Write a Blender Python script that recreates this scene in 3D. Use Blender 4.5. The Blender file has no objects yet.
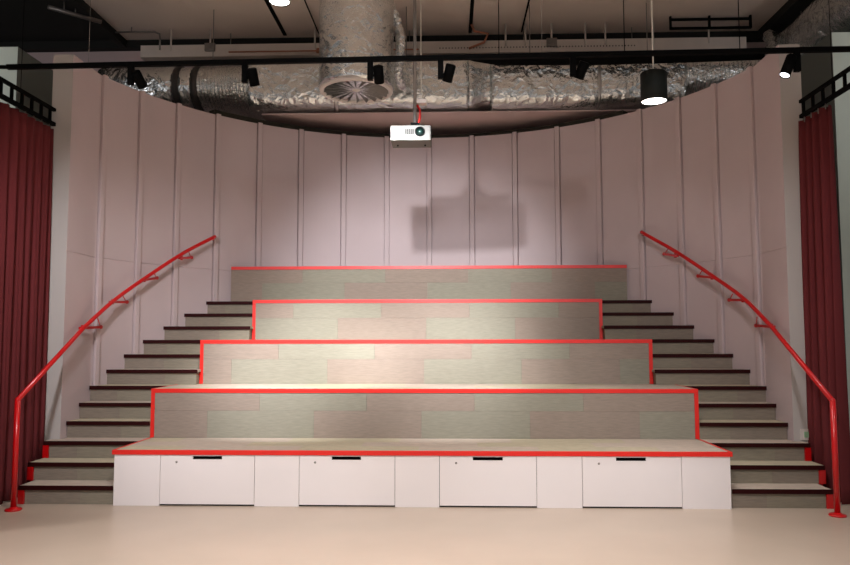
import bpy, bmesh, math, random
from mathutils import Vector, Matrix
random.seed(7)
PI = math.pi
sc = bpy.context.scene
COL = sc.collection

# ------------------------------------------------------------------ materials
def lin(c):
    c = c / 255.0
    return c / 12.92 if c <= 0.04045 else ((c + 0.055) / 1.055) ** 2.4
def rgb(r, g, b): return (lin(r), lin(g), lin(b), 1.0)

def mat(name, col, rough=0.6, metal=0.0, var=0.0, vscale=8.0, bump=0.0, bscale=60.0, spec=0.5,
        stretch=(1, 1, 1), coat=0.0):
    m = bpy.data.materials.new(name); m.use_nodes = True
    nt = m.node_tree; b = nt.nodes['Principled BSDF']
    b.inputs['Base Color'].default_value = col
    b.inputs['Roughness'].default_value = rough
    b.inputs['Metallic'].default_value = metal
    b.inputs['Specular IOR Level'].default_value = spec
    if coat: b.inputs['Coat Weight'].default_value = coat
    if var or bump:
        tc = nt.nodes.new('ShaderNodeTexCoord')
        mp = nt.nodes.new('ShaderNodeMapping'); mp.inputs['Scale'].default_value = stretch
        nt.links.new(tc.outputs['Object'], mp.inputs['Vector'])
    if var:
        n = nt.nodes.new('ShaderNodeTexNoise'); n.inputs['Scale'].default_value = vscale
        n.inputs['Detail'].default_value = 5
        nt.links.new(mp.outputs['Vector'], n.inputs['Vector'])
        mr = nt.nodes.new('ShaderNodeMapRange')
        mr.inputs['From Min'].default_value = 0.3; mr.inputs['From Max'].default_value = 0.7
        mr.inputs['To Min'].default_value = 1 - var; mr.inputs['To Max'].default_value = 1 + var
        nt.links.new(n.outputs['Fac'], mr.inputs['Value'])
        mx = nt.nodes.new('ShaderNodeMix'); mx.data_type = 'RGBA'; mx.blend_type = 'MULTIPLY'
        mx.inputs[0].default_value = 1.0
        mx.inputs[6].default_value = col
        nt.links.new(mr.outputs['Result'], mx.inputs[7])
        nt.links.new(mx.outputs[2], b.inputs['Base Color'])
    if bump:
        n2 = nt.nodes.new('ShaderNodeTexNoise'); n2.inputs['Scale'].default_value = bscale
        n2.inputs['Detail'].default_value = 3
        nt.links.new(mp.outputs['Vector'], n2.inputs['Vector'])
        bp = nt.nodes.new('ShaderNodeBump'); bp.inputs['Strength'].default_value = bump
        bp.inputs['Distance'].default_value = 0.01
        nt.links.new(n2.outputs['Fac'], bp.inputs['Height'])
        nt.links.new(bp.outputs['Normal'], b.inputs['Normal'])
    return m

def emit(name, col, strength):
    m = bpy.data.materials.new(name); m.use_nodes = True
    b = m.node_tree.nodes['Principled BSDF']
    b.inputs['Base Color'].default_value = (0.8, 0.8, 0.8, 1)
    b.inputs['Emission Color'].default_value = col
    b.inputs['Emission Strength'].default_value = strength
    return m

M = {}
M['pink'] = mat('pink_wall_paint', rgb(199, 183, 185), 0.75, var=0.03, vscale=1.5, bump=0.04, bscale=120)
M['end'] = mat('grey_wall_paint', rgb(190, 184, 180), 0.7, var=0.02, vscale=2)
M['rear'] = mat('rear_wall_paint', rgb(214, 190, 187), 0.8, var=0.04, vscale=1.2)
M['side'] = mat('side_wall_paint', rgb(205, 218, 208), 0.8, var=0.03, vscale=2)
M['sideshade'] = mat('shaded_side_wall_paint', rgb(112, 120, 116), 0.85, var=0.04, vscale=2)  # side wall colour darkened to stand for shade on the inner faces
M['ceil'] = mat('ceiling_board', rgb(236, 222, 212), 0.9, var=0.05, vscale=1.0)
M['darkceil'] = mat('dark_painted_soffit', rgb(34, 34, 32), 0.9)
M['floor'] = mat('beige_vinyl_floor', rgb(186, 169, 153), 0.34, var=0.035, vscale=2.2, bump=0.015, bscale=30, spec=0.45)
M['white'] = mat('white_laminate', rgb(236, 229, 229), 0.4, var=0.01, vscale=3)
M['red'] = mat('red_edge_paint', rgb(226, 36, 28), 0.4, var=0.03, vscale=10)
M['railred'] = mat('red_gloss_rail', rgb(200, 10, 16), 0.28, coat=0.3)
M['nosing'] = mat('dark_nosing', rgb(44, 7, 8), 0.6, spec=0.12, var=0.1, vscale=20)
M['black'] = mat('black_satin', rgb(6, 6, 6), 0.7, spec=0.05)
M['blackmatt'] = mat('black_matt', rgb(10, 10, 10), 0.9, spec=0.1)
M['capdark'] = mat('dark_cap_timber', rgb(36, 34, 26), 0.9, var=0.2, vscale=8)
M['gap'] = mat('shadow_gap', rgb(38, 32, 34), 0.9)
def carpet(name, c):
    return mat(name, c, 0.9, var=0.10, vscale=34, bump=0.25, bscale=200, spec=0.2, stretch=(0.35, 1, 3.2))
M['brown'] = carpet('brown_carpet_plank', rgb(147, 133, 122))
M['green'] = carpet('sage_carpet_plank', rgb(144, 140, 126))
M['riser'] = carpet('grey_sage_riser_carpet', rgb(140, 132, 117))
M['riser2'] = carpet('grey_brown_riser_carpet', rgb(138, 127, 115))
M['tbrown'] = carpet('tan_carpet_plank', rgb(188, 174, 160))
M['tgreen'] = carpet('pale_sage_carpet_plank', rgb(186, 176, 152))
M['curtain'] = mat('dark_red_curtain', rgb(104, 42, 45), 0.9, var=0.08, vscale=5, stretch=(1, 1, 0.1), spec=0.2)
def foil(name, col, rough, scale, strength):
    m = mat(name, col, rough, 0.95, var=0.06, vscale=6)
    nt = m.node_tree; bs = nt.nodes['Principled BSDF']
    tc = nt.nodes.new('ShaderNodeTexCoord'); nz = nt.nodes.new('ShaderNodeTexNoise'); nz.inputs['Scale'].default_value = scale * 0.5
    nz.inputs['Detail'].default_value = 4
    nt.links.new(tc.outputs['Object'], nz.inputs['Vector'])
    ad = nt.nodes.new('ShaderNodeMix'); ad.data_type = 'RGBA'; ad.blend_type = 'LINEAR_LIGHT'; ad.inputs[0].default_value = 0.22
    nt.links.new(tc.outputs['Object'], ad.inputs[6]); nt.links.new(nz.outputs['Color'], ad.inputs[7])
    vo = nt.nodes.new('ShaderNodeTexVoronoi'); vo.inputs['Scale'].default_value = scale
    nt.links.new(ad.outputs[2], vo.inputs['Vector'])
    bp = nt.nodes.new('ShaderNodeBump'); bp.inputs['Strength'].default_value = strength; bp.inputs['Distance'].default_value = 0.02
    nt.links.new(vo.outputs['Distance'], bp.inputs['Height']); nt.links.new(bp.outputs['Normal'], bs.inputs['Normal'])
    return m
M['foil'] = foil('crumpled_foil', (0.79, 0.83, 0.83, 1), 0.25, 9.0, 0.85)
M['foilflex'] = foil('foil_hose', (0.80, 0.84, 0.84, 1), 0.22, 12.0, 0.8)
M['foiltape'] = mat('foil_tape', (0.6, 0.58, 0.57, 1), 0.35, 1.0, bump=0.4, bscale=20)
M['duct_dark'] = mat('dark_duct_wrap', rgb(70, 66, 64), 0.5, 0.4, bump=0.5, bscale=12)
M['steel'] = mat('grey_steel', rgb(140, 134, 130), 0.4, 0.6)
M['vane'] = mat('grey_vane_paint', rgb(120, 116, 112), 0.5)
M['tray'] = mat('pale_tray_metal', rgb(218, 208, 200), 0.6, 0.1, var=0.05, vscale=3)
M['cream'] = mat('cream_plastic', rgb(224, 214, 208), 0.45)
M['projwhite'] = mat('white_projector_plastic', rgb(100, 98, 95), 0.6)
M['ventgrey'] = mat('grille_grey', rgb(8, 8, 8), 0.9, spec=0.1)
M['lensring'] = mat('lens_ring_grey', rgb(10, 12, 12), 0.8, spec=0.1)
M['lens'] = mat('lens_glass', rgb(12, 34, 32), 0.06, 0.2, coat=1.0)
M['brass'] = mat('orange_pipe_paint', rgb(176, 116, 92), 0.5, 0.1)
M['redcable'] = mat('red_cable', rgb(190, 26, 20), 0.45)
M['whitecord'] = mat('white_cord', rgb(214, 208, 196), 0.5)
M['socketgreen'] = mat('pale_green_insert', rgb(158, 196, 158), 0.4)
M['lamp'] = emit('lamp_diffuser', (1.0, 0.93, 0.86, 1), 9.0)
M['headlens'] = emit('spot_lens', (0.85, 0.92, 1.0, 1), 5.0)
M['charcoal'] = mat('charcoal_shade', rgb(22, 27, 25), 0.6, spec=0.2)

# ------------------------------------------------------------------ mesh helpers
class MB:
    def __init__(s): s.bm = bmesh.new(); s.mats = []
    def mi(s, m):
        if m not in s.mats: s.mats.append(m)
        return s.mats.index(m)
    def face(s, pts, m, smooth=False):
        f = s.bm.faces.new([s.bm.verts.new(p) for p in pts]); f.material_index = s.mi(m); f.smooth = smooth
        return f
    def box(s, x0, x1, y0, y1, z0, z1, m, bev=0.0, mtx=None):
        r = bmesh.ops.create_cube(s.bm, size=1.0)
        T = Matrix.Translation(((x0 + x1) / 2, (y0 + y1) / 2, (z0 + z1) / 2)) @ Matrix.Diagonal((abs(x1 - x0), abs(y1 - y0), abs(z1 - z0), 1))
        if mtx is not None: T = mtx @ T
        bmesh.ops.transform(s.bm, matrix=T, verts=r['verts'])
        fs = set(f for v in r['verts'] for f in v.link_faces)
        for f in fs: f.material_index = s.mi(m)
        if bev:
            es = list(set(e for f in fs for e in f.edges))
            q = bmesh.ops.bevel(s.bm, geom=es, offset=bev, segments=2, affect='EDGES', profile=0.7)
            for f in q['faces']: f.material_index = s.mi(m)
    def tube(s, pts, r, m, seg=12, caps=True, closed=False):
        pts = [Vector(p) for p in pts]; n = len(pts); rings = []
        up = None
        for i, p in enumerate(pts):
            rr = r[i] if isinstance(r, (list, tuple)) else r
            if i == 0: d = pts[1] - pts[0]
            elif i == n - 1: d = pts[-1] - pts[-2]
            else: d = (pts[i + 1] - p).normalized() + (p - pts[i - 1]).normalized()
            d.normalize()
            if up is None:
                up = Vector((0, 0, 1)) if abs(d.z) < 0.9 else Vector((0, 1, 0))
            a = (up - d * up.dot(d)).normalized(); b = d.cross(a); up = a
            rings.append([s.bm.verts.new(p + (a * math.cos(2 * PI * k / seg) + b * math.sin(2 * PI * k / seg)) * rr) for k in range(seg)])
        for i in range(n - 1):
            for k in range(seg):
                f = s.bm.faces.new([rings[i][k], rings[i][(k + 1) % seg], rings[i + 1][(k + 1) % seg], rings[i + 1][k]])
                f.material_index = s.mi(m); f.smooth = True
        if caps:
            for rg in (rings[0][::-1], rings[-1]):
                f = s.bm.faces.new(rg); f.material_index = s.mi(m)
    def lathe(s, prof, m, seg=32, mtx=None, smooth=True):
        rings = []
        for (r, z) in prof:
            rings.append([s.bm.verts.new((max(r, 1e-4) * math.cos(2 * PI * k / seg), max(r, 1e-4) * math.sin(2 * PI * k / seg), z)) for k in range(seg)])
        for i in range(len(rings) - 1):
            for k in range(seg):
                f = s.bm.faces.new([rings[i][k], rings[i][(k + 1) % seg], rings[i + 1][(k + 1) % seg], rings[i + 1][k]])
                f.material_index = s.mi(m); f.smooth = smooth
        vs = [v for rg in rings for v in rg]
        if mtx is not None: bmesh.ops.transform(s.bm, matrix=mtx, verts=vs)
    def prism(s, poly, z0, z1, m):
        a = [s.bm.verts.new((x, y, z0)) for x, y in poly]; b = [s.bm.verts.new((x, y, z1)) for x, y in poly]
        n = len(poly); i = s.mi(m)
        s.bm.faces.new(a[::-1]).material_index = i; s.bm.faces.new(b).material_index = i
        for k in range(n):
            s.bm.faces.new([a[k], a[(k + 1) % n], b[(k + 1) % n], b[k]]).material_index = i
    def build(s, name, parent=None, label=None, loc=None, recalc=True):
        if recalc: bmesh.ops.recalc_face_normals(s.bm, faces=s.bm.faces[:])
        me = bpy.data.meshes.new(name); 
        if loc is not None: bmesh.ops.translate(s.bm, verts=s.bm.verts[:], vec=-Vector(loc))
        s.bm.to_mesh(me); s.bm.free()
        for m in s.mats: me.materials.append(m)
        o = bpy.data.objects.new(name, me); COL.objects.link(o)
        if loc is not None: o.location = loc
        if parent is not None:
            o.parent = parent
            if parent.type == 'EMPTY' or True:
                w = Vector((0, 0, 0)); p = parent
                while p is not None: w += p.location; p = p.parent
                if loc is None: o.location = -w
                else: o.location = Vector(loc) - w
        if label: o['label'] = label
        return o

def thing(name, label, cat, loc=(0, 0, 0), group=None):
    o = bpy.data.objects.new(name, None); COL.objects.link(o)
    o.empty_display_size = 0.1; o.location = loc
    o['label'] = label; o['category'] = cat
    if group: o['group'] = group
    return o
def tag(o, label, cat, group=None):
    o['label'] = label; o['category'] = cat
    if group: o['group'] = group
    return o
def struct(o, label=None):
    o['kind'] = 'structure'
    if label: o['label'] = label
    return o
def copy_tree(o, parent=None):
    c = o.copy(); COL.objects.link(c)
    if parent is not None: c.parent = parent
    for ch in list(o.children): copy_tree(ch, c)
    return c
def one(fn, name, parent, m, *a, **k):
    b = MB(); getattr(b, fn)(*a, m, **k); return b.build(name, parent)

# ------------------------------------------------------------------ dimensions (metres; camera stands at y = 0)
RISE = 0.16
R, CY, HT = 3.66, 6.7517, 4.34          # curved wall: radius, centre, height
XW, YF = 3.53, 7.15                     # straight ends of the curved wall
def inner_x(y, r=R, lim=XW):
    d = max(r * r - max(y - CY, 0) ** 2, 0.0)
    return min(lim, math.sqrt(d))
S = [6.50, 6.75, 7.0, 7.25, 7.49, 7.70, 7.93, 8.16, 8.40, 8.65, 8.89, 9.13]     # nosing of each step
TY = [6.47, 7.27, 8.05, 8.79, 9.33]
TW = [2.683, 2.684, 2.468, 2.092, 2.525]
TZ = [0.48, 0.96, 1.44, 1.92, 2.377]

# ------------------------------------------------------------------ room shell
b = MB(); b.box(-9, 9, -7, 11.2, -0.1, 0, M['floor']); struct(b.build('floor'))
b = MB(); b.box(-4.7, 4.97, -3, 11.0, 6.05, 6.15, M['ceil']); struct(b.build('ceiling'))
b = MB(); b.box(-9, -4.7, -3, 11.0, 6.05, 6.15, M['darkceil']); b.box(4.97, 9, -3, 11.0, 6.05, 6.15, M['darkceil'])
struct(b.build('ceiling_sides'))
b = MB(); b.box(-9, 9, 11.0, 11.2, 0, 6.15, M['rear']); struct(b.build('wall_rear'))
b = MB(); b.box(-4.78, -4.68, 2.0, 10.85, 5.93, 6.05, M['darkceil']); struct(b.build('trim_1'))
b = MB(); b.box(4.92, 5.05, 2.0, 10.85, 5.93, 6.05, M['darkceil']); struct(b.build('trim_2'))
b = MB(); b.box(-9, 9, 10.86, 11.0, 5.93, 6.05, M['darkceil']); struct(b.build('trim_3'))
for i, (x, w) in enumerate(((-2.19, 0.05), (-1.67, 0.012), (0.61, 0.05), (1.38, 0.02))):
    b = MB(); b.box(x - w / 2, x + w / 2, 2.0, 10.74, 6.03, 6.05, M['blackmatt']); struct(b.build('trim_%d' % (4 + i)))

# the side walls: front face towards the hall, inner face along the curtain
for s, nm in ((-1, 'wall_left'), (1, 'wall_right')):
    b = MB()
    xs = sorted((s * 4.6, s * 9.0))
    yf = 7.95 if s < 0 else 8.19
    zt = 4.76 if s < 0 else 4.89
    b.face([(s * 4.6, yf, 0), (s * 9, yf, 0), (s * 9, yf, zt), (s * 4.6, yf, zt)], M['side'])
    b.face([(s * 4.6, yf, 0), (s * 4.6, 11, 0), (s * 4.6, 11, zt), (s * 4.6, yf, zt)], M['sideshade'])
    b.face([(s * 4.6, yf, zt), (s * 9, yf, zt), (s * 9, 11, zt), (s * 4.6, 11, zt)], M['sideshade'])
    b.face([(s * 9, yf, 0), (s * 9, 11, 0), (s * 9, 11, zt), (s * 9, yf, zt)], M['sideshade'])
    struct(b.build(nm))

# the curved wall: panels with a narrow open joint on both sides of every batten
BT = [sg * t for sg in (-1, 1) for t in (0.168, 0.337, 0.504, 0.666, 0.830, 0.985, 1.132, 1.284)] + [0.0]
tl = math.asin(XW / R)
ts = [(-tl + 2 * tl * k / 140, 0.0) for k in range(141)]
BW, GW = 0.032 / R, 0.011 / R
ts = [q for q in ts if all(abs(q[0] - t) > BW + 2 * GW for t in BT)]
for t in BT:
    for sg in (-1, 1):
        a, c = t + sg * BW, t + sg * (BW + GW)
        e = 0.0001 * sg
        ts += [(a, 0.0), (a + e, 0.03), (c, 0.03), (c + e, 0.0)]
ts = [q for q in ts if abs(q[0]) <= tl + 1e-9]
ts.sort()
b = MB()
ZL = [0, 2.322, 2.325, 2.333, 2.336, HT]
gr = [0, 0, 0.006, 0.006, 0, 0]
def station(x, y, d, ox, oy, g0):
    return ([b.bm.verts.new((x + d[0] * (g + g0), y + d[1] * (g + g0), z)) for z, g in zip(ZL, gr)],
            [b.bm.verts.new((ox, oy, 0)), b.bm.verts.new((ox, oy, HT))])
st_ = [station(-XW, YF, (-1, 0), -XW - 0.205, YF, 0)]
for t, g0 in ts:
    d = (math.sin(t), math.cos(t))
    ox, oy = (R + 0.2) * d[0], CY + (R + 0.2) * d[1]
    st_.append(station(R * d[0], CY + R * d[1], d, max(-XW - 0.205, min(XW + 0.205, ox)), oy, g0))
st_.append(station(XW, YF, (1, 0), XW + 0.205, YF, 0))
mp_ = b.mi(M['pink'])
for (c0, o0), (c1, o1) in zip(st_[:-1], st_[1:]):
    for j in range(len(ZL) - 1):
        b.bm.faces.new([c0[j], c1[j], c1[j + 1], c0[j + 1]]).material_index = mp_
    b.bm.faces.new([o0[0], o0[1], o1[1], o1[0]]).material_index = mp_
    b.bm.faces.new([c0[-1], c1[-1], o1[1], o0[1]]).material_index = mp_
for c, o in (st_[0], st_[-1]):
    b.bm.faces.new(c + o[::-1]).material_index = b.mi(M['end'])
wall = struct(b.build('wall_back'))
for t in BT:
    w, dp = 0.031, 0.026
    mt = Matrix.Translation((R * math.sin(t), CY + R * math.cos(t), 0)) @ Matrix.Rotation(-t, 4, 'Z')
    b = MB(); b.box(-w, w, -dp, 0.004, 0.0, HT + 0.012, M['pink'], bev=0.008, mtx=mt)
    b.build('batten', wall)
# dark capping frame behind the wall's top edge
b = MB()
for k in range(120):
    t0, t1 = -0.84 + 1.6 * k / 120, -0.84 + 1.6 * (k + 1) / 120
    ri, ro = R + 0.03, R + 0.16
    P = [(ri * math.sin(t0), CY + ri * math.cos(t0)), (ro * math.sin(t0), CY + ro * math.cos(t0)),
         (ro * math.sin(t1), CY + ro * math.cos(t1)), (ri * math.sin(t1), CY + ri * math.cos(t1))]
    b.prism(P, HT + 0.002, HT + 0.05 + 0.03 * abs(t0 - 0.1), M['capdark'])
struct(b.build('trim_8'))

b = MB(); b.box(-2.3, 3.0, 9.85, 10.995, 4.535, 4.55, M['rear']); struct(b.build('trim_9'))

# ------------------------------------------------------------------ seating tiers
SEAM = [None, 0.746, 1.231, 1.702, 2.165]
CUT_A = [-1.60, -0.54, 0.52, 1.58]       # upper course joints
CUT_B = [-2.12, -1.06, 0.0, 1.06, 2.12]  # lower course joints
def course(b, y, w, z0, z1, cuts, first):
    xs = [-w] + [c for c in cuts if -w < c < w] + [w]
    full = [-9] + cuts + [9]
    for x0, x1 in zip(xs[:-1], xs[1:]):
        mid = (x0 + x1) / 2
        idx = sum(1 for c in cuts if c < mid)
        m = M['brown'] if (idx + first) % 2 == 0 else M['green']
        b.box(x0, x1 - 0.0012, y, y + 0.02, z0, z1 - 0.0012, m)
def seat_top(b, w, y0, y1, z, clip=None):
    # carpet planks laid on the flat of the tier
    rows = 3
    for rr in range(rows):
        ya, yb = y0 + (y1 - y0) * rr / rows, y0 + (y1 - y0) * (rr + 1) / rows
        off = (0.0, 0.53, 0.2)[rr]
        x = -w; k = 0
        cuts = [-2.12 - off + 1.06 * j for j in range(6)]
        xs = [-w] + [c for c in cuts if -w + 0.05 < c < w - 0.05] + [w]
        for j, (x0, x1) in enumerate(zip(xs[:-1], xs[1:])):
            b.box(x0, x1 - 0.001, ya, yb - 0.001, z - 0.03, z, M['tbrown'] if (j + rr) % 2 else M['tgreen'])

TG = 'tiers of the stepped seating'
names = [None,
         'carpet-faced seating tier second from the floor, directly above the white drawer bench',
         'brightly lit middle seating tier, third from the floor, two tiers above the white drawers',
         'narrowest carpet-faced seating tier, fourth from the floor, with red ends between the upper steps',
         'topmost carpet-faced seating tier against the curved pink wall, red only along its top']
RT = 0.038
# bottom tier : white drawer bench
bench = thing('storage_bench', 'bottom seating tier, white bench front with four drawers and red top edge', 'bench', (0, TY[0], 0), TG)
px = [-2.677, -2.266, -1.43, -1.039, -0.201, 0.184, 1.024, 1.414, 2.263, 2.677]
y = TY[0]
b = MB(); b.box(-2.66, 2.66, y + 0.022, y + 0.04, 0, 0.44, M['gap']); b.build('carcass', bench)
for s in (-1, 1):
    b = MB(); b.box(s * 2.677, s * 2.657, y + 0.02, TY[1] - 0.002, 0, 0.442, M['white']); b.build('side_panel', bench)
for k in range(0, 9, 2):
    b = MB(); b.box(px[k] + 0.001, px[k + 1] - 0.001, y, y + 0.02, 0.0, 0.441, M['white'], bev=0.0015); b.build('front_panel', bench)
slots = [(-1.977, -1.719), (-0.753, -0.498), (0.474, 0.733), (1.706, 1.961)]
locks = [-2.122, -0.9, 0.329, 1.559]
for k in range(4):
    x0, x1 = px[2 * k + 1] + 0.003, px[2 * k + 2] - 0.003
    sx0, sx1 = slots[k]
    b = MB()      # drawer front with a finger cut-out below the top edge
    za, zb, zc, zd = 0.016, 0.404, 0.430, 0.439
    b.box(x0, x1, y, y + 0.02, za, zb, M['white'])
    b.box(x0, sx0, y, y + 0.02, zb, zd, M['white']); b.box(sx1, x1, y, y + 0.02, zb, zd, M['white'])
    b.box(sx0, sx1, y, y + 0.02, zc, zd, M['white'])
    d = b.build('drawer', bench)
    b = MB()
    b.box(sx0, sx1, y + 0.012, y + 0.02, zb, zc, M['blackmatt'])
    b.box(sx0, sx1, y - 0.002, y + 0.012, zb, zb + 0.004, M['black']); b.box(sx0, sx1, y - 0.002, y + 0.012, zc - 0.004, zc, M['black'])
    b.build('pull_slot', d, 'black recessed finger pull')
    b = MB(); mt = Matrix.Translation((locks[k], y, 0.379)) @ Matrix.Rotation(PI / 2, 4, 'X')
    b.lathe([(0, 0.004), (0.008, 0.004), (0.010, 0.0), (0.010, -0.01)], M['steel'], 16, mt); b.build('lock', d, 'small round metal lock')
b = MB(); seat_top(b, 2.672, y + 0.012, TY[1] + 0.0, 0.48); b.build('seat_top', bench)
b = MB(); b.box(-2.695, 2.695, y - 0.012, y + 0.012, 0.48 - RT, 0.482, M['red'], bev=0.003)
for s in (-1, 1): b.box(s * 2.695, s * 2.672, y + 0.012, TY[1] + 0.0, 0.48 - RT, 0.482, M['red'])
b.build('edge_trim', bench, 'red edge trim')

for i in range(1, 5):
    y, w, z0, z1 = TY[i], TW[i], TZ[i - 1], TZ[i]
    t = thing('seating_tier', names[i], 'seating tier', (0, y, z0), TG)
    seam = SEAM[i]
    b = MB()
    iw = w - 0.035 if i < 4 else w
    course(b, y, iw, seam, z1 - RT, CUT_A, 0)
    course(b, y, iw, z0 + 0.002, seam, CUT_B, 0)
    b.build('front_panel', t)
    yb = TY[i + 1] if i < 4 else None
    b = MB()
    if i < 4:
        seat_top(b, w - 0.012, y + 0.012, yb, z1)
    else:
        poly = [(-w + 0.004, y + 0.012), (w - 0.004, y + 0.012)]
        ta = math.acos((y + 0.05 - CY) / (R - 0.03))
        for k in range(25):
            q = ta - 2 * ta * k / 24
            poly.append(((R - 0.03) * math.sin(q), CY + (R - 0.03) * math.cos(q)))
        b.prism(poly, z1 - 0.03, z1, M['tbrown'])
    b.build('seat_top', t)
    if i == 4:
        for s in (-1, 1):
            b = MB(); b.box(s * w, s * (w - 0.02), y + 0.021, y + 0.13, z0 + 0.002, z1 - 0.032, M['brown']); b.build('side_panel', t)
    if i < 4:
        for s in (-1, 1):
            b = MB(); b.box(s * (w - 0.001), s * (w - 0.02), y + 0.021, yb, z0 + 0.002, z1 - 0.032, M['brown']); b.build('side_panel', t)
    b = MB()
    b.box(-w - (0.003 if i < 4 else 0), w + (0.003 if i < 4 else 0), y - 0.006, y + 0.012, z1 - RT, z1 + 0.002, M['red'], bev=0.002)
    if i < 4:
        for s in (-1, 1): b.box(s * (w + 0.003), s * (w - 0.012), y + 0.012, yb, z1 - 0.03, z1 + 0.002, M['red'])
    b.build('top_trim', t, 'red top edge trim')
    if i < 4:
        for s in (-1, 1):
            b = MB(); b.box(s * (w + 0.003), s * (w - 0.035), y - 0.006, y + 0.02, z0 + 0.003, z1 - RT, M['red'], bev=0.002)
            b.build('end_trim', t, 'red vertical end trim')

# ------------------------------------------------------------------ staircases
INN = [2.698] * 3 + [2.690] * 3 + [2.474] * 3 + [2.098] * 3
def outer_edge(i, ya, yb, n=8):
    pts = []
    for k in range(n + 1):
        yy = ya + (yb - ya) * k / n
        x = (3.545 if i == 0 else 3.612) if (i < 3 and yy < YF - 0.003) else inner_x(yy, R - 0.004, XW - 0.003)
        pts.append((x, yy))
    return pts
for s in (-1, 1):
    nm = 'left' if s < 0 else 'right'
    st = thing('staircase', 'flight of twelve dark-edged carpeted steps under the %s red handrail' % nm, 'stairs',
               (s * 3.1, S[0], 0), 'staircases beside the seating')
    for i in range(12):
        y0 = S[i]; y1 = (S[i + 1] + 0.03) if i < 11 else TY[4] - 0.002
        z1 = RISE * (i + 1); z0 = RISE * i
        xi = INN[i]
        xv = xi - (0.016 if i in (6, 9) else 0.0); yt = TY[i // 3] - 0.008 if i in (6, 9) else y0 + 0.02
        tm = M['tbrown'] if i % 2 == 0 else M['tgreen']
        b = MB(); poly = [(s * xi, y1)] + ([(s * xi, yt), (s * xv, yt)] if xv < xi else []) + [(s * xv, y0 + 0.012)] + [(s * x, yy) for x, yy in outer_edge(i, y0 + 0.012, y1)]
        b.prism(poly, z1 - 0.028, z1, tm); b.build('tread', st)
        xo = outer_edge(i, y0, y0 + 0.01, 1)[0][0]
        b = MB(); b.box(s * xv, s * xo, y0, y0 + 0.012, z1 - 0.037, z1 + 0.002, M['nosing'], bev=0.002)
        b.build('nosing', st, 'dark red-brown nosing strip')
        # riser of two carpet planks
        b = MB(); cut = xi + (xo - xi) * (0.35 + 0.3 * ((i * 7) % 3) / 2)
        end = xo - (0.05 if i < 3 else 0.002)
        cut = min(cut, end - 0.05)
        ms = (M['riser'], M['riser2'])
        if s > 0 and i == 0: ms = (M['riser2'], M['riser'])
        b.box(s * xi, s * cut, y0 + 0.02, y0 + 0.036, z0 + 0.001, z1 - 0.03, ms[0])
        b.box(s * (cut + 0.001), s * end, y0 + 0.02, y0 + 0.036, z0 + 0.001, z1 - 0.03, ms[1])
        if i in (3, 6, 9): b.box(s * (xi + 0.002), s * (xi + 0.012), y0 + 0.036, TY[i // 3] + 0.004, z0 + 0.001, z1 - 0.03, ms[0])
        b.build('riser', st)
        if i < 3:
            b = MB(); b.box(s * (end + 0.001), s * (xo + 0.006), y0 + 0.004, y0 + 0.05, z0 + 0.001, z1 - 0.037, M['railred'])
            b.build('end_trim', st, 'red strip at the open end of the step')
    b = MB(); b.box(s * 3.533, s * 3.547, S[0] + 0.05, S[1] - 0.002, 0.0, 0.13, M['railred'])
    b.box(s * 3.600, s * 3.614, S[1] + 0.05, YF - 0.004, 0.0, 0.29, M['railred'])
    b.box(s * 3.600, s * 3.614, S[2] + 0.05, YF - 0.004, 0.29, 0.45, M['railred'])
    b.build('side_panel', st, 'red outer stringer board')

# ------------------------------------------------------------------ handrails
RL = {-1: [(-3.445, 6.27, 0.934), (-3.459, 7.404, 1.57), (-3.353, 7.82, 1.864), (-3.193, 8.233, 2.14), (-2.931, 8.70, 2.48), (-2.661, 9.056, 2.731)],
      1: [(3.45, 6.25, 0.934), (3.461, 7.393, 1.573), (3.361, 7.796, 1.869), (3.199, 8.22, 2.141), (2.942, 8.684, 2.472), (2.651, 9.067, 2.757)]}
WP = {-1: [(-2.9, 8.918, 2.455), (-3.162, 8.514, 2.169), (-3.344, 8.137, 1.868), (-3.467, 7.793, 1.583)],
      1: [(2.883, 8.942, 2.471), (3.147, 8.54, 2.168), (3.342, 8.144, 1.87), (3.472, 7.775, 1.585)]}
KP = [(-2.948, 8.711, 2.426), (-3.204, 8.257, 2.128), (-3.37, 7.836, 1.854), (-3.477, 7.417, 1.567)]
RD = [(-2.89, 8.762, 2.529), (-3.134, 8.354, 2.22), (-3.309, 7.952, 1.925), (-3.415, 7.604, 1.67)]
def catmull(P, n=8):
    P = [Vector(p) for p in P]; out = []
    Q = [P[0] * 2 - P[1]] + P + [P[-1] * 2 - P[-2]]
    for i in range(1, len(Q) - 2):
        for k in range(n):
            t = k / n
            out.append(0.5 * ((2 * Q[i]) + (Q[i + 1] - Q[i - 1]) * t + (2 * Q[i - 1] - 5 * Q[i] + 4 * Q[i + 1] - Q[i + 2]) * t * t
                              + (3 * Q[i] - Q[i - 1] - 3 * Q[i + 1] + Q[i + 2]) * t ** 3))
    out.append(P[-1]); return out
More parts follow.
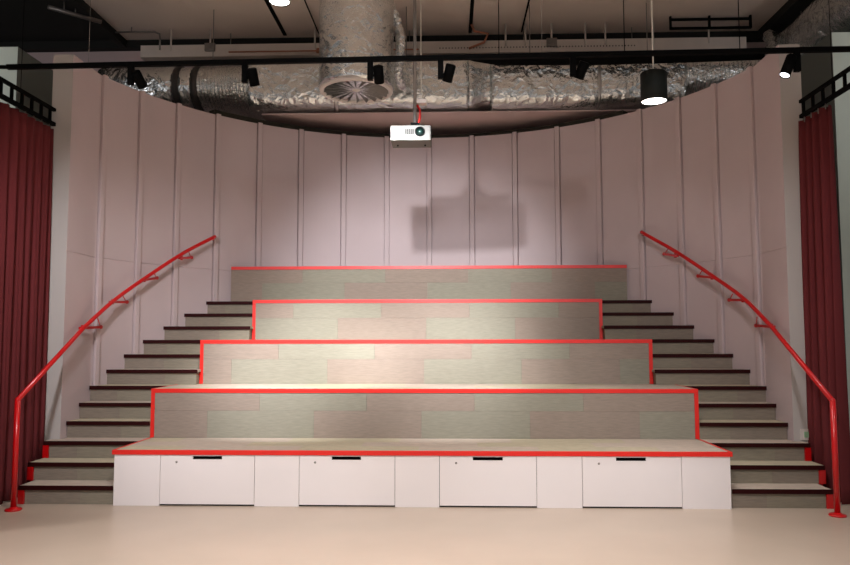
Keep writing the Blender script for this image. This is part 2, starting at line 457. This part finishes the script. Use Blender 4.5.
for s in (-1, 1):
    nm = 'left' if s < 0 else 'right'
    P = RL[s]
    hr = thing('handrail', 'red tubular handrail curving up the %s stairs along the pink wall' % nm, 'handrail', (P[0][0], P[0][1], 0), 'red stair handrails')
    path = [P[0]] + catmull(P[1:], 8)
    e = Vector(path[-1])
    path += [tuple(e + Vector((s * 0.012, 0.03, 0.008))), tuple(e + Vector((s * 0.035, 0.05, -0.004))), tuple(e + Vector((s * 0.05, 0.055, -0.03)))]
    b = MB(); b.tube(path, 0.0215, M['railred'], 14); b.build('rail', hr)
    b = MB(); b.tube([(P[0][0], P[0][1], 0.012), (P[0][0], P[0][1], P[0][2])], 0.0235, M['railred'], 16)
    mt = Matrix.Translation(P[0]); b.lathe([(0, 0.0245), (0.014, 0.021), (0.0225, 0.009), (0.0245, 0), (0.0225, -0.009), (0.014, -0.021), (0, -0.0245)], M['railred'], 16, mt)
    b.build('post', hr)
    mt = Matrix.Translation((P[0][0], P[0][1], 0))
    b = MB(); b.lathe([(0, 0.0), (0.066, 0.0), (0.068, 0.006), (0.064, 0.016), (0.034, 0.02), (0.028, 0.03), (0.0, 0.03)], M['railred'], 24, mt); b.build('base_flange', hr)
    for k in range(4):
        K = Vector(KP[k]); D = Vector(RD[k]); W = Vector(WP[s][k])
        if s > 0: K.x *= -1; D.x *= -1
        b = MB()
        dirn = (W - K).normalized(); side = dirn.cross(Vector((0, 0, 1))).normalized()
        up = side.cross(dirn)
        def q(p, a, c): return p + side * a + up * c
        vs = []
        for p, wd in ((K - dirn * 0.05, 0.016), (W, 0.018)):
            vs.append([b.bm.verts.new(q(p, -wd, -0.013)), b.bm.verts.new(q(p, wd, -0.013)), b.bm.verts.new(q(p, wd, 0.013)), b.bm.verts.new(q(p, -wd, 0.013))])
        for j in range(4):
            b.bm.faces.new([vs[0][j], vs[0][(j + 1) % 4], vs[1][(j + 1) % 4], vs[1][j]])
        b.bm.faces.new(vs[0][::-1]); b.bm.faces.new(vs[1])
        b.mi(M['railred'])
        b.tube([K + Vector((0, 0, -0.025)), K + Vector((0, 0, 0.03))], 0.016, M['railred'], 12)       # saddle pin under the rail
        b.tube([W - dirn * 0.012, D], 0.0055, M['railred'], 8)                                        # thin stay
        rad = Vector((W.x, W.y - CY, 0)).normalized()
        b.tube([W - rad * 0.006, W + rad * 0.008], 0.02, M['railred'], 16)                            # wall rose
        b.build('bracket', hr)

# ------------------------------------------------------------------ curtains and their ladder tracks
CX = {-1: 3.70, 1: 3.72}
def curtain(name, label, s, y0, y1, npl, amp, z0, z1, seed, parent=None):
    rnd = random.Random(seed)
    b = MB(); nu, nv = npl * 12, 26
    ph = [rnd.uniform(-0.5, 0.5) for _ in range(npl + 2)]
    am = [rnd.uniform(0.6, 1.15) for _ in range(npl + 2)]
    rows = []
    for side in (0, 1):
        grid = []
        for j in range(nv + 1):
            v = j / nv; z = z0 + (z1 - z0) * v
            row = []
            for i in range(nu + 1):
                u = i / nu * npl; k = int(min(u, npl - 1e-6)); fr = u - k
                a = amp * (am[k] * (1 - fr) + am[k + 1] * fr) * (0.55 + 0.45 * (1 - v) ** 0.6)
                w = 2 * PI * (u + 0.16 * (ph[k] * (1 - fr) + ph[k + 1] * fr) * (1 + 0.7 * math.sin(3 * v + k)))
                off = a * (math.sin(w) + 0.3 * math.sin(2 * w + 1 + 2 * v + ph[k] * 4) + 0.18 * math.sin(3.1 * w + 5 * ph[k]))
                yy = y0 + (y1 - y0) * i / nu + 0.02 * math.sin(w * 0.5 + 2.2 * v) * (1 - v)
                row.append(b.bm.verts.new((s * CX[s] + off + (0.004 if side else -0.004), yy, z)))
            grid.append(row)
        rows.append(grid)
    mi = b.mi(M['curtain'])
    for g in rows:
        for j in range(nv):
            for i in range(nu):
                f = b.bm.faces.new([g[j][i], g[j][i + 1], g[j + 1][i + 1], g[j + 1][i]]); f.smooth = True; f.material_index = mi
    A, B = rows
    for j in range(nv):
        for i in (0, nu):
            f = b.bm.faces.new([A[j][i], A[j + 1][i], B[j + 1][i], B[j][i]]); f.material_index = mi
    for i in range(nu):
        for j in (0, nv):
            f = b.bm.faces.new([A[j][i], A[j][i + 1], B[j][i + 1], B[j][i]]); f.material_index = mi
    return b.build(name, parent)
for s in (-1, 1):
    nm = 'left' if s < 0 else 'right'
    ya, yb = (5.2, 7.12) if s < 0 else (6.62, 7.42)
    npl = 14 if s < 0 else 6
    ct = thing('curtain', ('wide dark red pleated curtain hanging at the left beside the left stairs' if s < 0 else
                           'narrow bunched dark red curtain hanging at the right behind the right handrail'), 'curtain', (s * 3.72, (ya + yb) / 2, 0), 'stage curtains')
    curtain('drape', '', s, ya, yb, npl, 0.046 if s < 0 else 0.07, 0.012, 3.56, 3 + s, ct)
    for k in range(npl):
        yy = ya + (yb - ya) * (k + 0.5) / npl
        b = MB(); b.tube([(s * CX[s], yy, 3.54), (s * CX[s], yy, 3.592)], 0.005, M['steel'], 6)
        b.build('glider', ct, 'small metal curtain glider')
    tr = thing('curtain_track', 'black ladder-like curtain track above the %s red curtain' % nm, 'curtain track', (s * CX[s], 7.5, 3.6), 'curtain tracks')
    y0, y1 = 4.4, (7.14 if s < 0 else 7.55)
    b = MB(); b.box(s * CX[s] - 0.018, s * CX[s] + 0.018, y0, y1, 3.594, 3.63, M['black']); b.build('lower_rail', tr)
    b = MB(); b.box(s * CX[s] - 0.016, s * CX[s] + 0.016, y0, y1, 3.745, 3.775, M['black']); b.build('upper_rail', tr)
    for k in range(17):
        yy = y0 + 0.08 + (y1 - y0 - 0.16) * k / 16
        b = MB(); b.box(s * CX[s] - 0.012, s * CX[s] + 0.012, yy - 0.011, yy + 0.011, 3.63, 3.745, M['black']); b.build('rung', tr)
    for yy in (4.8, 6.55):
        b = MB(); b.tube([(s * CX[s], yy, 3.775), (s * CX[s], yy, 6.05)], 0.003, M['blackmatt'], 8); b.build('hanger_rod', tr)

# ------------------------------------------------------------------ sockets and switch on the walls
def plate(name, label, loc, axis, w, h, col, cat):
    t = thing(name, label, cat, loc)
    x, y, z = loc
    b = MB()
    if axis == 'y': b.box(x - w / 2, x + w / 2, y - 0.012, y, z - h / 2, z + h / 2, M['cream'], bev=0.003)
    else: b.box(x - 0.012, x, y - w / 2, y + w / 2, z - h / 2, z + h / 2, M['cream'], bev=0.003)
    b.build('face_plate', t)
    b = MB(); w2, h2 = w * 0.45, h * 0.5
    if axis == 'y': b.box(x - w2 / 2, x + w2 / 2, y - 0.016, y - 0.011, z - h2 / 2, z + h2 / 2, col, bev=0.001)
    else: b.box(x - 0.016, x - 0.011, y - w2 / 2, y + w2 / 2, z - h2 / 2, z + h2 / 2, col, bev=0.001)
    b.build('insert', t)
    return t
plate('power_socket', 'square white socket with green insert low on the pink wall end by the right stairs', (3.645, YF - 0.001, 0.545), 'y', 0.105, 0.105, M['socketgreen'], 'socket')
plate('light_switch', 'small pale switch plate on the dim right wall at shoulder height', (4.599, 8.42, 1.49), 'x', 0.09, 0.09, M['cream'], 'switch')
plate('wall_outlet', 'small pale outlet plate low on the dim right wall behind the handrail post', (4.599, 8.50, 0.40), 'x', 0.09, 0.09, M['cream'], 'socket')

# ------------------------------------------------------------------ track lighting
trk = thing('lighting_track', 'long straight black lighting track spanning the hall below the foil duct', 'lighting track', (0, 5.58, 3.637))
def ty(x): return 5.58 - 0.0203 * x            # the track runs slightly skew
def tz(x): return 3.637
b = MB()
ang = math.atan(-0.0203)
mt = Matrix.Translation((0, 5.58, 3.637)) @ Matrix.Rotation(ang, 4, 'Z')
b.box(-3.27, 3.55, -0.018, 0.018, -0.018, 0.018, M['black'], mtx=mt); b.build('rail', trk)
b = MB(); b.tube([(-3.26, ty(-3.26), 3.637), (-3.42, ty(-3.4) - 0.05, 3.625), (-3.52, ty(-3.4) - 0.09, 3.64), (-3.55, ty(-3.4) - 0.1, 3.75), (-3.55, ty(-3.4) - 0.1, 6.05)], 0.017, M['black'], 8); b.build('feed_cable', trk)
for x in (-2.6, 1.0, 3.45):
    b = MB(); b.tube([(x, ty(x), 3.655), (x, ty(x), 6.05)], 0.0015, M['steel'], 6); b.build('suspension_wire', trk)
heads = [(-2.25, (0.25, 0.75, -0.75), 'black spotlight head at the far left end of the ceiling track', False),
         (-1.33, (0.10, 0.55, -0.9), 'black spotlight head on the track left of the round air diffuser', False),
         (-0.335, (0.02, 0.72, -0.8), 'black spotlight head on the track in front of the round air diffuser', False),
         (0.215, (-0.25, 0.5, -0.85), 'black tilted spotlight head on the track just right of the projector pole', False),
         (1.235, (-0.3, 0.42, -0.85), 'black tilted spotlight head on the track between projector and pendant lamp', False),
         (2.92, (-0.42, -0.10, -0.93), 'black spotlight head with glowing lens at the right end of the track', True)]
HEADPOS = []
for x, d, lab, lit in heads:
    y = ty(x); d = Vector(d).normalized()
    t = thing('track_spotlight', lab, 'spotlight', (x, y, 3.615), 'spotlights on the ceiling track')
    b = MB(); b.box(x - 0.022, x + 0.022, y - 0.02, y + 0.02, 3.47, 3.619, M['black'], bev=0.003); b.build('adapter', t)
    sx = -1 if lit else 1
    c = Vector((x + sx * 0.066, y, 3.515))
    b = MB(); b.tube([(x + sx * 0.017, y, 3.505), tuple(c)], 0.009, M['black'], 8); b.build('pivot', t)
    rot = d.to_track_quat('-Z', 'Y').to_matrix().to_4x4()
    mt = Matrix.Translation(c) @ rot
    rr, hl = 0.040, (0.085 if lit else 0.066)
    b = MB(); b.lathe([(0, hl), (rr - 0.004, hl), (rr, hl - 0.004), (rr, -hl), (rr - 0.003, -hl), (rr - 0.004, -hl + 0.015), (0, -hl + 0.016)], M['black'], 24, mt); b.build('lamp_body', t)
    b = MB(); b.lathe([(0, -hl + 0.006), (rr - 0.006, -hl + 0.006), (rr - 0.006, -hl + 0.012), (0, -hl + 0.012)], M['headlens'], 20, mt); b.build('lens', t, 'glowing lens')
    HEADPOS.append((c, d))

# ------------------------------------------------------------------ pendant lamps
def pendant(loc, top, label):
    t = thing('pendant_lamp', label, 'pendant lamp', loc, 'black cylinder pendant lamps')
    x, y, z = loc
    mt = Matrix.Translation(loc)
    b = MB(); b.lathe([(0, 0.245), (0.1, 0.245), (0.107, 0.238), (0.107, 0.0), (0.101, 0.0), (0.099, 0.03), (0, 0.03)], M['charcoal'], 40, mt); b.build('lamp_shade', t)
    b = MB(); b.lathe([(0, 0.008), (0.0985, 0.008), (0.0985, 0.016), (0, 0.016)], M['lamp'], 32, mt); b.build('diffuser', t, 'glowing white diffuser disc')
    b = MB(); b.tube([(x, y, z + 0.24), (x, y, top)], 0.006, M['whitecord'], 8); b.build('cord', t, 'pale hanging cord')
    b = MB(); b.lathe([(0, -0.03), (0.05, -0.03), (0.055, 0.0), (0, 0.0)], M['charcoal'], 20, Matrix.Translation((x, y, top))); b.build('ceiling_rose', t)
pendant((1.975, 6.0, 3.405), 6.05, 'black cylinder pendant lamp hanging on a pale cord at the right')
pendant((-1.418, 7.1, 4.83), 6.05, 'pendant lamp at the upper left, only its glowing underside in frame')

# ------------------------------------------------------------------ projector, its pole, sensor
pm = thing('projector_mount', 'thin grey ceiling pole carrying the white projector', 'projector mount', (-0.036, 6.7, 3.43))
b = MB(); b.tube([(-0.036, 6.7, 3.44), (-0.036, 6.7, 6.05)], 0.016, M['steel'], 16); b.build('pole', pm)
b = MB(); b.box(-0.13, 0.06, 6.62, 6.78, 3.405, 3.418, M['black']); b.box(-0.075, 0.005, 6.66, 6.74, 3.418, 3.45, M['black'])
b.box(-0.19, 0.12, 6.75, 6.82, 3.396, 3.43, M['black']); b.build('mounting_plate_shadow_bar', pm, 'black mounting plate with an added unseen shadow-casting bar')  # hidden rear bar, added to make the projector's wall shadow taller
b = MB(); b.lathe([(0, 0), (0.05, 0), (0.045, -0.03), (0, -0.03)], M['steel'], 20, Matrix.Translation((-0.036, 6.7, 6.05))); b.build('ceiling_plate', pm)
b = MB(); b.tube([(-0.066, 6.69, 4.7), (-0.066, 6.69, 6.0)], 0.006, M['whitecord'], 8)
for z in (4.75, 5.1, 5.5): b.box(-0.074, -0.016, 6.675, 6.705, z, z + 0.02, M['steel'])
b.build('cable', pm, 'pale cable clipped to the pole')
pr = thing('projector', 'white projector with round lens hanging above the seating', 'projector', (-0.07, 6.69, 3.27))
b = MB(); b.box(-0.258, 0.118, 6.55, 6.83, 3.25, 3.393, M['projwhite'], bev=0.012)
b.build('body', pr)
mt = Matrix.Translation((0.018, 6.548, 3.331)) @ Matrix.Rotation(PI / 2, 4, 'X')
b = MB(); b.lathe([(0.030, -0.006), (0.046, -0.006), (0.046, 0.012), (0.036, 0.016), (0.032, 0.002), (0.030, -0.006)], M['lensring'], 32, mt)
ln = b.build('lens_ring', pr, 'dark lens ring')
b = MB(); b.lathe([(0.031, 0.0), (0.022, 0.008), (0.010, 0.012), (0, 0.013)], M['lens'], 24, mt); b.build('lens', ln, 'green-tinted glass lens')
b = MB()
for k in range(5):
    for j in range(5): b.box(-0.12 + 0.017 * k, -0.108 + 0.017 * k, 6.546, 6.552, 3.305 + 0.011 * j, 3.312 + 0.011 * j, M['ventgrey'])
b.build('vent_grille', pr, 'grey vent grille')
b = MB()
for fx in (-0.2, 0.06): b.lathe([(0, 0), (0.008, 0), (0.008, 0.012), (0, 0.012)], M['ventgrey'], 12, Matrix.Translation((fx, 6.72, 3.24)))
b.build('feet', pr)
b = MB()
for fx in (-0.1, 0.03): b.box(fx - 0.012, fx + 0.012, 6.64, 6.76, 3.384, 3.406, M['black'])
b.build('top_brackets', pr, 'black top brackets')
sn = thing('ceiling_sensor', 'small white sensor box hanging on a thin white cord above the projector', 'sensor', (0.012, 6.75, 3.65))
b = MB(); b.box(-0.05, 0.075, 6.70, 6.80, 3.652, 3.692, M['cream'], bev=0.008); b.build('housing', sn)
b = MB(); b.tube([(0.045, 6.75, 3.69), (0.022, 6.75, 3.80), (0.019, 6.75, 4.2), (0.019, 6.75, 6.05)], 0.0055, M['whitecord'], 8); b.build('cord', sn)
b = MB(); b.tube([(-0.02, 6.76, 3.655), (0.01, 6.76, 3.60), (0.008, 6.76, 3.52), (-0.012, 6.76, 3.46), (-0.03, 6.755, 3.425)], 0.012, M['redcable'], 10)
rc = tag(b.build('red_cable'), 'short red cable looping from the white sensor down to the projector', 'cable')

for o in (pm, pr, sn):
    o.location += Vector((-0.007, 0.13, 0.038))
rc.location += Vector((-0.007, 0.13, 0.038))

# ------------------------------------------------------------------ foil ductwork
def foil_tube(b, m, path, rad, seg=48, wr=0.0, seed=0, rx=1.0, freq=3.0, sq=2.0):
    """closed surface around a path with crumpled radius; sq>2 squares the section"""
    rnd = random.Random(seed); P = [Vector(p) for p in path]; rings = []
    from mathutils import noise
    for i, p in enumerate(P):
        d = (P[min(i + 1, len(P) - 1)] - P[max(i - 1, 0)]).normalized()
        up = Vector((0, 0, 1)) if abs(d.z) < 0.9 else Vector((0, 1, 0))
        a = (up - d * up.dot(d)).normalized(); c = d.cross(a)
        ring = []
        for k in range(seg):
            t = 2 * PI * k / seg
            ct, stt = math.cos(t), math.sin(t)
            sc_ = (abs(ct) ** sq + abs(stt) ** sq) ** (-1 / sq)
            q = p + (a * ct * rad[i] + c * stt * rad[i] * rx) * sc_
            nz = noise.noise(q * freq + Vector((seed, 0, 0))) + 0.5 * noise.noise(q * freq * 2.7 + Vector((0, seed, 0)))
            q = q + (a * ct + c * stt) * nz * wr
            ring.append(b.bm.verts.new(q))
        rings.append(ring)
    mi = b.mi(m)
    for i in range(len(P) - 1):
        for k in range(seg):
            f = b.bm.faces.new([rings[i][k], rings[i][(k + 1) % seg], rings[i + 1][(k + 1) % seg], rings[i + 1][k]]); f.smooth = True; f.material_index = mi
    for rg in (rings[0][::-1], rings[-1]):
        b.bm.faces.new(rg).material_index = mi
def lx(x0, x1, n): return [x0 + (x1 - x0) * k / n for k in range(n + 1)]
DY, DZ = 10.27, 4.945
duct = thing('air_duct', 'long crumpled silver foil air duct running above the curved wall', 'air duct', (0, DY, DZ - 0.38))
def seg_(name, x0, x1, r, m, n=24, wr=0.012, seed=1, sq=3.0, lab=None, dz=0.0, ring=None):
    b = MB(); xs = lx(x0, x1, n)
    rad = [r + (ring * (0.5 + 0.5 * math.sin(2 * PI * k / 3.0)) if ring else 0) for k in range(n + 1)]
    rad[0] -= 0.012; rad[-1] -= 0.012
    foil_tube(b, m, [(x, DY, DZ + dz) for x in xs], rad, 96, wr, seed, 0.62 / r, 4.0, sq)
    return b.build(name, duct, lab)
seg_('duct_section', -4.55, -3.50, 0.34, M['foil'], 24, 0.014, 2, 2.6)
seg_('joint_band', -3.50, -3.42, 0.35, M['duct_dark'], 4, 0.003, 3, 2.6, 'dark joint band')
seg_('duct_section', -3.42, -3.24, 0.33, M['foil'], 8, 0.012, 4, 2.6)
seg_('joint_band', -3.24, -3.15, 0.36, M['duct_dark'], 4, 0.003, 5, 2.6, 'dark joint band')
seg_('flexible_section', -3.15, -2.45, 0.33, M['foilflex'], 42, 0.016, 6, 2.2, 'ribbed flexible foil section', 0.0, 0.022)
seg_('duct_section', -2.45, -1.25, 0.365, M['foil'], 60, 0.012, 7, 5.0)
seg_('duct_section', -1.25, 0.55, 0.37, M['foil'], 80, 0.012, 8, 5.5)
b = MB(); foil_tube(b, M['foil'], [(x, DY, DZ) for x in lx(0.55, 0.86, 10)], [0.37, 0.372, 0.365, 0.352, 0.34, 0.33, 0.322, 0.318, 0.315, 0.315, 0.315], 96, 0.008, 9, 1.7, 4, 5.0)
b.build('reducer', duct, 'tapering foil reducer')
seg_('duct_section', 0.86, 2.3, 0.385, M['foil'], 70, 0.012, 10, 5.5)
seg_('duct_section', 2.3, 3.45, 0.375, M['foil'], 60, 0.012, 11, 4.5)
seg_('flexible_section', 3.45, 4.5, 0.34, M['foilflex'], 54, 0.016, 12, 2.3, 'ribbed flexible foil section', 0.06, 0.02)
for x in (-1.25, 2.3):
    seg_('joint_band', x - 0.035, x + 0.035, 0.383, M['foiltape'], 4, 0.002, 13, 5.0, 'foil tape band')
for x in (-3.0, -0.3, 1.4, 3.0):
    for dy in (-0.4, 0.4):
        b = MB(); b.tube([(x, DY + dy, DZ + 0.2), (x, DY + dy, 6.05)], 0.006, M['steel'], 6); b.build('hanger_rod', duct)

dr = thing('air_diffuser', 'large vertical foil-wrapped duct drop ending in a round swirl air diffuser', 'air diffuser', (-0.83, 8.6, 4.37))
DX, DYY, DZ0 = -0.83, 8.6, 4.41
b = MB(); zs = lx(DZ0 + 0.02, 6.05, 40)
foil_tube(b, M['foil'], [(DX, DYY, z) for z in zs], [0.435 + (0.015 if 0 < i < 40 else 0) for i in range(41)], 64, 0.012, 21, 1, 3.5, 2.0)
b.build('foil_sleeve', dr)
b = MB(); mt = Matrix.Translation((DX, DYY, DZ0))
b.lathe([(0.385, 0.012), (0.39, -0.004), (0.428, -0.006), (0.44, 0.004), (0.44, 0.05), (0.39, 0.05), (0.385, 0.012)], M['cream'], 64, mt); b.build('rim', dr, 'pale round rim')
b = MB(); b.lathe([(0, 0.075), (0.385, 0.075), (0.385, 0.085), (0, 0.085)], M['blackmatt'], 48, mt); b.build('backing_plate', dr, 'black backing')
for k in range(20):
    a = 2 * PI * k / 20
    b = MB(); m2 = mt @ Matrix.Rotation(a, 4, 'Z') @ Matrix.Rotation(math.radians(-44), 4, 'X')
    vs = []
    for (x, hw) in ((0.05, 0.010), (0.384, 0.060)):
        for yy, zz in ((-hw, -0.0015), (hw, -0.0015), (hw, 0.0015), (-hw, 0.0015)):
            vs.append(b.bm.verts.new(m2 @ Vector((x, yy, zz)) + Vector((0, 0, 0.03))))
    for f in ((0, 1, 2, 3), (4, 7, 6, 5), (0, 4, 5, 1), (1, 5, 6, 2), (2, 6, 7, 3), (3, 7, 4, 0)): b.bm.faces.new([vs[j] for j in f])
    b.mi(M['vane']); b.build('vane', dr)
b = MB(); b.lathe([(0, 0.012), (0.04, 0.012), (0.052, 0.022), (0.052, 0.06), (0, 0.06)], M['cream'], 24, mt); b.build('hub', dr)
hp = [(-0.52, 8.95, 5.75), (-0.40, 9.08, 5.55), (-0.335, 9.1, 5.3), (-0.335, 9.12, 5.05), (-0.36, 9.16, 4.85), (-0.33, 9.3, 4.75), (-0.28, 9.6, 4.8)]
hq = catmull(hp, 8)
b = MB(); foil_tube(b, M['foilflex'], hq, [0.062 + 0.008 * math.sin(i * 2.0) for i in range(len(hq))], 20, 0.010, 31, 1, 9); b.build('flexible_hose', dr, 'thin crumpled foil hose')

d2 = thing('air_duct', 'dim foil-wrapped duct high in the right corner above the wall end', 'air duct', (5.1, 9.6, 5.0))
b = MB(); foil_tube(b, M['foil'], [(5.25, y, 5.45) for y in lx(8.1, 10.8, 30)], [0.38] * 31, 40, 0.03, 41, 1, 3, 2.6); b.build('duct_section', d2)
for y in (8.6, 10.2):
    b = MB(); b.tube([(5.25, y, 5.6), (5.25, y, 6.05)], 0.006, M['steel'], 6); b.build('hanger_rod', d2)
b = MB(); hq = catmull([(4.85, 10.3, 5.75), (4.78, 10.0, 5.4), (4.75, 9.7, 5.1), (4.9, 9.4, 5.06)], 8)
foil_tube(b, M['foilflex'], hq, [0.09 + 0.012 * math.sin(i * 2.2) for i in range(len(hq))], 24, 0.012, 42, 1, 8); b.build('flexible_hose', d2)

bp = MB(); bp.tube([(0.45, 9.5, 5.19), (0.62, 9.5, 5.15), (0.95, 9.5, 5.112), (2.3, 9.5, 5.10), (3.4, 9.5, 5.11), (4.4, 9.5, 5.13)],
                   [0.02, 0.035, 0.056, 0.056, 0.05, 0.045], M['blackmatt'], 16)
for x in (0.95, 2.6, 4.1): bp.tube([(x, 9.5, 5.13), (x, 9.5, 6.05)], 0.006, M['blackmatt'], 6)
tag(bp.build('insulated_pipe'), 'thick black insulated pipe in front of the right half of the foil duct', 'pipe')

# cable tray and pipes near the rear of the ceiling
ct = thing('cable_tray', 'long pale cable tray hung on rods at the back of the ceiling', 'cable tray', (0, 10.6, 5.63))
b = MB(); b.box(-4.3, 4.6, 10.5, 10.52, 5.63, 5.81, M['tray']); b.box(-4.3, 4.6, 10.52, 10.75, 5.63, 5.645, M['tray']); b.box(-4.3, 4.6, 10.73, 10.75, 5.645, 5.81, M['tray'])
b.build('channel', ct)
for x in (-3.84, -3.25, -1.69, -0.6, 1.12, 1.41, 1.79, 2.28, 2.57, 3.26, 4.06):
    b = MB(); b.tube([(x, 10.49, 5.72), (x, 10.49, 6.05)], 0.013, M['tray'], 8); b.build('hanger_rod', ct)
b = MB()
for k in range(64):
    x = 0.15 + k * 0.045; b.box(x, x + 0.014, 10.494, 10.501, 5.695, 5.712, M['gap'])
b.build('slot_row', ct, 'row of small dark slots')
for x, z in ((-3.25, 5.76), (1.79, 5.76)):
    t = thing('junction_box', 'small grey junction box on the ceiling tray %s' % ('at the left, above the left duct end' if x < 0 else 'right of the projector pole'), 'junction box', (x, 10.48, z - 0.06))
    b = MB(); b.box(x - 0.075, x + 0.075, 10.455, 10.4995, z - 0.06, z + 0.06, M['steel'], bev=0.008); b.build('housing', t)
    b = MB(); b.tube([(x, 10.456, z), (x, 10.446, z)], 0.035, M['steel'], 16); b.build('cover', t)
b = MB(); b.tube([(-2.95, 10.42, 5.66), (-0.15, 10.42, 5.66)], 0.012, M['brass'], 8)
b.lathe([(0, -0.03), (0.035, -0.03), (0.035, 0.03), (0, 0.03)], M['brass'], 12, Matrix.Translation((-1.62, 10.42, 5.66)))
tag(b.build('sprinkler_pipe'), 'thin orange-brown pipe along the front of the ceiling tray at left', 'pipe')
b = MB(); b.tube([(0.62, 10.42, 6.02), (0.66, 10.42, 5.92), (0.86, 10.42, 5.88), (0.80, 10.42, 5.75), (0.62, 10.42, 5.68), (0.58, 10.42, 5.66)], 0.018, M['brass'], 8)
tag(b.build('sprinkler_pipe'), 'bent orange-brown pipe stub under the dark ceiling strip right of the projector pole', 'pipe')
b = MB(); b.tube([(-5.09, 9.387, 5.9), (-4.60, 9.874, 5.9)], 0.03, M['steel'], 10)
b.tube([(-4.95, 9.53, 5.9), (-4.95, 9.53, 6.05)], 0.008, M['steel'], 6); b.tube([(-4.85, 9.64, 5.9), (-4.85, 9.64, 6.05)], 0.008, M['steel'], 6)
tag(b.build('conduit'), 'short grey conduit in the dark upper left corner of the ceiling', 'conduit')
b = MB(); b.tube([(-4.64, 10.4, 5.975), (-4.06, 10.4, 5.975), (-3.98, 10.4, 5.94), (-3.97, 10.4, 5.86), (-3.97, 10.4, 5.70)], 0.014, M['steel'], 8)
b.tube([(-4.4, 10.4, 5.975), (-4.4, 10.4, 6.05)], 0.006, M['steel'], 6)
tag(b.build('conduit'), 'thin grey bent conduit below the dark ceiling strip at upper left', 'conduit')
b = MB()
for z0 in (5.86, 5.99):
    b.box(3.45, 4.6, 10.3, 10.34, z0, z0 + 0.025, M['blackmatt'])
for x in (3.45, 4.0, 4.58):
    b.box(x, x + 0.025, 10.3, 10.34, 5.86, 6.05, M['blackmatt'])
tag(b.build('ceiling_frame'), 'dark rectangular hanger frame below the ceiling at upper right', 'frame')

# ------------------------------------------------------------------ lights
def spot(name, loc, target, power, size_deg, blend, col, rad):
    l = bpy.data.lights.new(name, 'SPOT'); l.energy = power; l.spot_size = math.radians(size_deg); l.spot_blend = blend
    l.color = col; l.shadow_soft_size = rad
    o = bpy.data.objects.new(name, l); COL.objects.link(o); o.location = loc
    o.rotation_euler = (Vector(target) - Vector(loc)).to_track_quat('-Z', 'Y').to_euler(); return o
def head_spot(i, target, power, size, blend, col=(0.98, 0.98, 1.0), rad=0.02):
    c, d = HEADPOS[i]
    spot('track_lamp', tuple(c + d * 0.072), target, power, size, blend, col, rad)
head_spot(1, (-1.35, 8.05, 1.10), 850, 48, 1.0)
head_spot(2, (-0.2, 9.3, 2.1), 400, 62, 0.85)
head_spot(3, (0.2, 8.05, 1.10), 620, 48, 1.0)
head_spot(4, (0.9, 8.2, 1.0), 120, 50, 1.0)
head_spot(0, (-2.2, 8.2, 1.2), 120, 50, 1.0)
head_spot(5, (2.0, 5.2, 0.0), 40, 60, 0.8, (0.9, 0.95, 1.0))
spot('pendant_light', (1.975, 6.0, 3.40), (1.975, 6.0, 0), 120, 120, 0.9, (1, 0.97, 0.94), 0.09)
spot('pendant_light', (-1.418, 7.1, 4.82), (-1.418, 7.1, 0), 80, 110, 0.9, (1, 0.97, 0.94), 0.09)
# unseen lamps: side pair read from post shadows, others added for fill and bounce
for (x, y, p) in ((-4.4, 4.7, 150), (4.4, 4.6, 25), (-1.0, 3.8, 400), (1.0, 3.8, 350), (-1.2, 0.6, 420), (1.2, 0.6, 420), (-3.6, 0.6, 250), (3.6, 0.6, 250), (-1.5, -2.6, 350), (1.5, -2.6, 350)):
    spot('unseen_hall_light', (x, y, 3.6), (x, y, 0), p, 128, 1.0, (1, 0.97, 0.95), 0.1)
# added unseen fill spots, washing the seating, the stairs and the lower wall
for (x, y, tx, ty_, tz_, p, a) in ((-2.0, -0.6, -1.2, 9.0, 1.9, 420, 36), (0.0, -0.6, 0.0, 10.0, 2.1, 1250, 24), (-1.4, 0.0, -1.4, 6.5, 0.3, 300, 26), (1.4, 0.0, 1.4, 6.5, 0.3, 270, 26), (2.0, -0.6, 1.2, 9.0, 1.9, 340, 36),
                              (-2.4, 3.2, -3.0, 8.3, 1.0, 420, 54), (2.4, 3.2, 3.0, 8.3, 1.0, 160, 54), (-5.6, 4.0, -6.2, 8.0, 4.2, 160, 70), (5.6, 4.0, 6.2, 8.0, 4.2, 140, 70)):
    spot('hall_fill_spot', (x, y, 3.7), (tx, ty_, tz_), p, a, 1.0, (0.97, 0.96, 1.0), 0.5 if x == 0 else 0.15)

w = bpy.data.worlds.new('hall_ambient'); sc.world = w; w.use_nodes = True
bg = w.node_tree.nodes['Background']; bg.inputs['Color'].default_value = (1.0, 0.97, 0.96, 1); bg.inputs['Strength'].default_value = 0.20

# ------------------------------------------------------------------ camera
cd = bpy.data.cameras.new('camera'); cam = bpy.data.objects.new('camera', cd); COL.objects.link(cam)
cd.sensor_width = 36; cd.lens = 734.282 / 850 * 36; cd.clip_start = 0.05
cam.location = (0.2705, 0, 1.461)
cam.matrix_world = Matrix.Translation(cam.location) @ Matrix.Rotation(0.0322, 4, 'Z') @ Matrix.Rotation(PI / 2 + 0.0753, 4, 'X') @ Matrix.Rotation(-0.0015, 4, 'Z')
sc.camera = cam
sc.view_settings.view_transform = 'Standard'; sc.view_settings.look = 'None'
sc.view_settings.gamma = 1.0; sc.view_settings.use_curve_mapping = False
sc.view_settings.exposure = 0.12
sc.cycles.use_denoising = True
sc.cycles.max_bounces = 8
